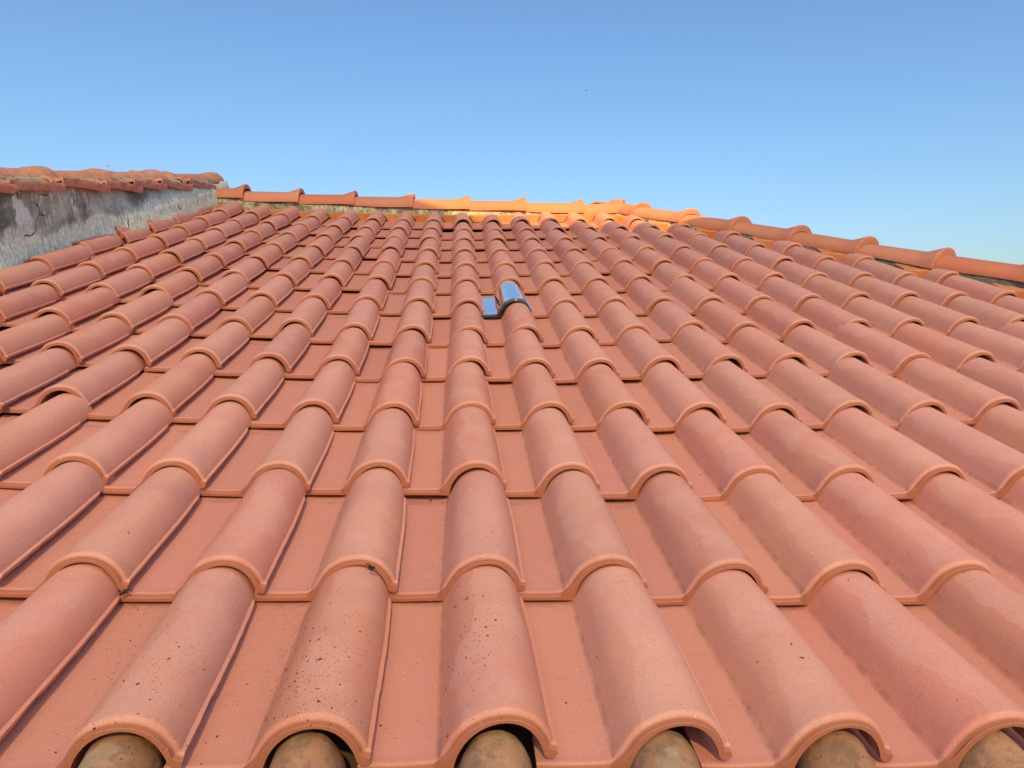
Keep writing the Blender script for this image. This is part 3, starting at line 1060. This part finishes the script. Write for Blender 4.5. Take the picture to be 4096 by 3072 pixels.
CXX = -10.45
cu = [((-210, 668), (150, 673)), ((140, 685), (378, 682)), ((365, 693), (608, 684)), ((690, 698), (843, 694))]
for i, (a, b) in enumerate(cu):
    p0 = on_wall(a[0], a[1], CXX)
    p1 = on_wall(b[0], b[1], CXX)
    fl = .07
    p0.z -= .28
    p1.z -= .28 + .055
    L = (p1 - p0).length
    me = cap_mesh('ridge_tile', L, 560 + i, w=.42, h=.30, flare=fl, back=.10, rough=.5)
    d = (p1 - p0).normalized()
    x = d.cross(Vector((0, 0, 1))).normalized()
    m4 = Matrix.Translation(RW(*p0)) @ RM @ Matrix((x, d, x.cross(d))).transposed().to_4x4()
    mesh_obj('ridge_tile', me, M_OLDRED, nb_house, m4)
    if i == 3:
        # mortar packed into the last bell
        bm = bmesh.new()
        ctr = []
        for q in range(17):
            ph = math.pi * q / 16
            ctr.append(bm.verts.new((math.cos(ph) * .44 * W, (L - .06 + .02 * mnoise.noise(Vector((q, 1, 2)))) * W, (math.sin(ph) ** .85 * .36 - .04) * W)))
        mid = bm.verts.new((0, (L - .03) * W, .16 * W))
        for q in range(16):
            bm.faces.new((ctr[q], ctr[q + 1], mid))
        bm.faces.new((ctr[16], ctr[0], mid))
        mm = bpy.data.meshes.new('mortar_fill')
        bm.to_mesh(mm)
        bm.free()
        mesh_obj('mortar_fill', mm, M_WALL, nb_house, m4)
# short odd half-round piece between the caps, its dark mouth open to the right
p0 = on_wall(590, 700, -10.3)
p1 = on_wall(700, 727, -10.3)
p0.z -= .33
p1.z -= .40
d = (p1 - p0).normalized()
x = d.cross(Vector((0, 0, 1))).normalized()
me = cap_mesh('ridge_tile', (p1 - p0).length, 590, w=.48, h=.33, flare=.0, back=0, rough=.4)
mesh_obj('ridge_tile', me, M_PLUG, nb_house, Matrix.Translation(RW(*p0)) @ RM @ Matrix((x, d, x.cross(d))).transposed().to_4x4())
# filled core under the caps
bm = bmesh.new()
rows = []
for i in range(60):
    y = -3 + 26.4 * i / 59
    row = []
    for (xx, dz) in ((WX + .04, 0.0), (WX - .02, .16), (WX - .25, .24), (WX - .9, .22), (WX - 1.1, -.1)):
        row.append(bm.verts.new(RW(xx + .03 * mnoise.noise(Vector((y * 3, dz * 9, 3))), y, wall_top(y) - .04 + dz + .03 * mnoise.noise(Vector((y * 2, xx, 1))))))
    rows.append(row)
for i in range(59):
    for j in range(4):
        bm.faces.new((rows[i][j], rows[i + 1][j], rows[i + 1][j + 1], rows[i][j + 1]))
bm.faces.new(rows[-1])
mm = bpy.data.meshes.new('mortar_bed')
bm.to_mesh(mm)
bm.free()
finish(mm, True, 50)
mesh_obj('mortar_bed', mm, M_MORTAR, nb_house)

# ================================================================== ADDED LIGHT SCREEN, OUT OF VIEW (softens sun, its edge draws the shade line)
A_ = RW(-2.7, 23.0, .64)
B_ = RW(6.9, 19.2, .50)
edge_y = 1.8


def project_back(p):
    t = (edge_y - p.y) / sun_dir.y
    return p + sun_dir * t


a2, b2 = project_back(A_), project_back(B_)
slope = (b2.z - a2.z) / (b2.x - a2.x)
added_light_screen = empty('added_light_screen', (a2.x, edge_y, 0))
tag(added_light_screen, 'unseen translucent screen added above and behind the viewer to soften and edge the sunlight', 'added_light_screen')
xa, xb = a2.x - 3.2, b2.x + 1.9
edge = lambda x: (a2.z + slope * (x - a2.x)) if x > a2.x else a2.z + slope * 1.8 * (x - a2.x)


def light_screen_material():
    m = Mat('light_screen_cloth', 0.9, 0.1)  # soft fill of the added screen, tinted to cool the shaded slope
    tr = m.n('ShaderNodeBsdfTransparent')
    tl = m.n('ShaderNodeBsdfTranslucent')
    tl.inputs['Color'].default_value = (0.44, 0.56, 0.96, 1)
    mx = m.n('ShaderNodeMixShader')
    tr.inputs['Color'].default_value = (0.84, 0.94, 1.0, 1)
    mx.inputs[0].default_value = 0.68
    out = m.t.nodes['Material Output']
    m.t.links.new(tr.outputs[0], mx.inputs[1])
    m.t.links.new(tl.outputs[0], mx.inputs[2])
    m.t.links.new(mx.outputs[0], out.inputs['Surface'])
    return m.m


M_SCREEN = light_screen_material()
M_STEEL = flat_material('galvanised_steel', (0.35, 0.35, 0.36), 0.5)
me = bpy.data.meshes.new('screen_cloth')
xs_ = sorted(set(list(np.linspace(xa, xb, 40)) + [a2.x]))
v, f = [], []
back_edge_y, back_edge_z = -5.2, 3.2
for x in xs_:
    v += [(x, back_edge_y, back_edge_z), (x, edge_y, edge(x))]
for i in range(len(xs_) - 1):
    f.append((2 * i, 2 * i + 2, 2 * i + 3, 2 * i + 1))
me.from_pydata(v, [], f)
mesh_obj('screen_cloth', me, M_SCREEN, added_light_screen)
for x, y, hgt in ((xa, back_edge_y, back_edge_z), (a2.x, back_edge_y, back_edge_z), (xb, back_edge_y, back_edge_z), (xa, edge_y, edge(xa)), (xb, edge_y, edge(xb))):
    bm = bmesh.new()
    bmesh.ops.create_cone(bm, cap_ends=True, segments=12, radius1=.04, radius2=.04, depth=hgt, matrix=Matrix.Translation((x, y, hgt / 2)))
    me = bpy.data.meshes.new('screen_post')
    bm.to_mesh(me)
    bm.free()
    mesh_obj('screen_post', me, M_STEEL, added_light_screen)

# ================================================================== SMALL THINGS ON THE ROOF
def clump_mesh(name, n, spread, size, seed, flat=.5):
    rs = np.random.RandomState(seed)
    bm = bmesh.new()
    for k in range(n):
        p = rs.normal(0, spread, 3) * (1, 1, flat)
        p[2] = abs(p[2])
        s = size * rs.uniform(.5, 1.3)
        r3 = Matrix.Rotation(rs.uniform(0, 6), 4, Vector(rs.normal(size=3)).normalized())
        m = Matrix.Translation(p) @ r3 @ Matrix.Diagonal((s * rs.uniform(.4, 1.6), s, s * rs.uniform(.3, .9), 1))
        bmesh.ops.create_icosphere(bm, subdivisions=1, radius=1, matrix=m)
    me = bpy.data.meshes.new(name)
    bm.to_mesh(me)
    bm.free()
    return finish(me, True, 60)


def roof_at(u, v_, h=0.0):
    d = ROT.T @ np.array([(u - 2048) / 2773.79, (v_ - 1536) / 2773.79, 1.0])
    z = 0.0
    for _ in range(60):
        t = (z + h - CZ) / d[2]
        X = (CX + d[0] * t, CY + d[1] * t)
        z = .5 * z + .5 * surf(X[0], X[1] / 1.75)
    return X[0], X[1], z + h


def put(name, me, mat, u, v_, h):
    x, y, z = roof_at(u, v_, h)
    return mesh_obj(name, me, mat, None, Matrix.Translation(RW(x, y, z)) @ RM)


tag(put('dirt_clump', clump_mesh('dirt_clump', 16, .0030, .0022, 1), M_DIRT, 1480, 2268, .245),
    'black crumb of dirt caught on the front lip of a tile roll', 'dirt clump')
tag(put('moss_tuft', clump_mesh('moss_tuft', 14, .0032, .0018, 2), M_MOSS, 1720, 1996, -.09),
    'small dark green moss tuft under the edge of a flat pan', 'moss')
tag(put('dirt_wad', clump_mesh('dirt_wad', 16, .0045, .0022, 3, .3), M_DIRT, 505, 2363, -.03),
    'black wad of dirt in the gap under a corner lip', 'dirt clump')

# loose flakes over the nearest tiles: nobody could count them
bm = bmesh.new()
rs = np.random.RandomState(12)
dg = bpy.context.evaluated_depsgraph_get()
dg.update()
fields = [((1250, 2620), (170, 260), 340), ((1150, 2780), (90, 160), 120), ((1870, 2480), (120, 300), 260), ((620, 2620), (240, 150), 150), ((400, 2950), (260, 80), 40), ((1600, 2900), (900, 120), 60), ((2700, 2500), (900, 350), 70), ((2048, 2000), (1500, 300), 110), ((2048, 1500), (1500, 220), 70)]
cam_o = cam.matrix_world.translation
for (u0, v0), (su, sv), n in fields:
    for k in range(n):
        u, v_ = rs.normal(u0, su * .6), rs.normal(v0, sv * .6)
        d = Vector(ROT.T @ np.array([(u - 2048) / 2773.79, (v_ - 1536) / 2773.79, 1.0]))
        d = (RM.to_3x3() @ d).normalized()
        hit, loc, nor, idx, ob, mt = sc.ray_cast(dg, cam_o, d, distance=8)
        if not hit or ob.name.split('.')[0] != 'roof_tile':
            continue
        s = rs.uniform(.0004, .0009) * (1 + 1.3 * (rs.rand() < .07))
        q = nor.to_track_quat('Z', 'Y').to_matrix().to_4x4() @ Matrix.Rotation(rs.uniform(0, 6.3), 4, 'Z')
        bmesh.ops.create_icosphere(bm, subdivisions=1, radius=1, matrix=Matrix.Translation(loc + nor * s * .2) @ q @ Matrix.Diagonal((s * rs.uniform(.6, 2.0), s * .8, s * .35, 1)))
fm = bpy.data.meshes.new('debris')
bm.to_mesh(fm)
bm.free()
tag(mesh_obj('debris', finish(fm), M_FLAKE), 'tiny dark flakes of dirt scattered over the nearest tiles', None, None, 'stuff')


# ================================================================== INSECTS IN THE AIR
def insect(u, v_, dist, size, roll, mat, label):
    d = ROT.T @ np.array([(u - 2048) / 2773.79, (v_ - 1536) / 2773.79, 1.0])
    p = C_ROOF + Vector(d) * (dist / W)
    root = empty('flying_insect', RW(*p))
    tag(root, label, 'insect')
    rot = RM @ Matrix.Rotation(roll, 4, 'Y')
    bm = bmesh.new()
    for (x, r) in ((-.55, .13), (-.2, .2), (.15, .22), (.5, .16), (.8, .12)):
        bmesh.ops.create_icosphere(bm, subdivisions=2, radius=r * size, matrix=Matrix.Translation((x * size, 0, 0)) @ Matrix.Diagonal((1.35, 1, 1, 1)))
    me = bpy.data.meshes.new('body')
    bm.to_mesh(me)
    bm.free()
    body = mesh_obj('body', finish(me), mat, root, Matrix.Translation(root.location) @ rot)
    for sgn in (-1, 1):
        pts = [(.1, 0), (.5, .45), (.35, .95), (0, 1.15), (-.3, .8), (-.2, .3)]
        vs = [(a * size, sgn * b * size, (.12 + .30 * b) * size) for a, b in pts] + [(a * size, sgn * b * size, (.10 + .30 * b) * size) for a, b in pts]
        n = len(pts)
        fs = [tuple(range(n)), tuple(range(2 * n - 1, n - 1, -1))] + [(i, (i + 1) % n, n + (i + 1) % n, n + i) for i in range(n)]
        w = bpy.data.meshes.new('wing')
        w.from_pydata(vs, [], fs)
        mesh_obj('wing', w, mat, root, Matrix.Translation(root.location) @ rot)


insect(2345, 362, 2.4, .0042, .1, M_INSECT, 'tiny dark insect flying high in the blue sky above the ridge')
insect(2981, 698, 2.6, .0024, -.5, M_INSECT, 'smallest dark insect in the sky above the descending hip')
insect(431, 664, 1.6, .0050, 1.0, M_INSECT_PALE, 'pale slanting insect just above the neighbour house caps')
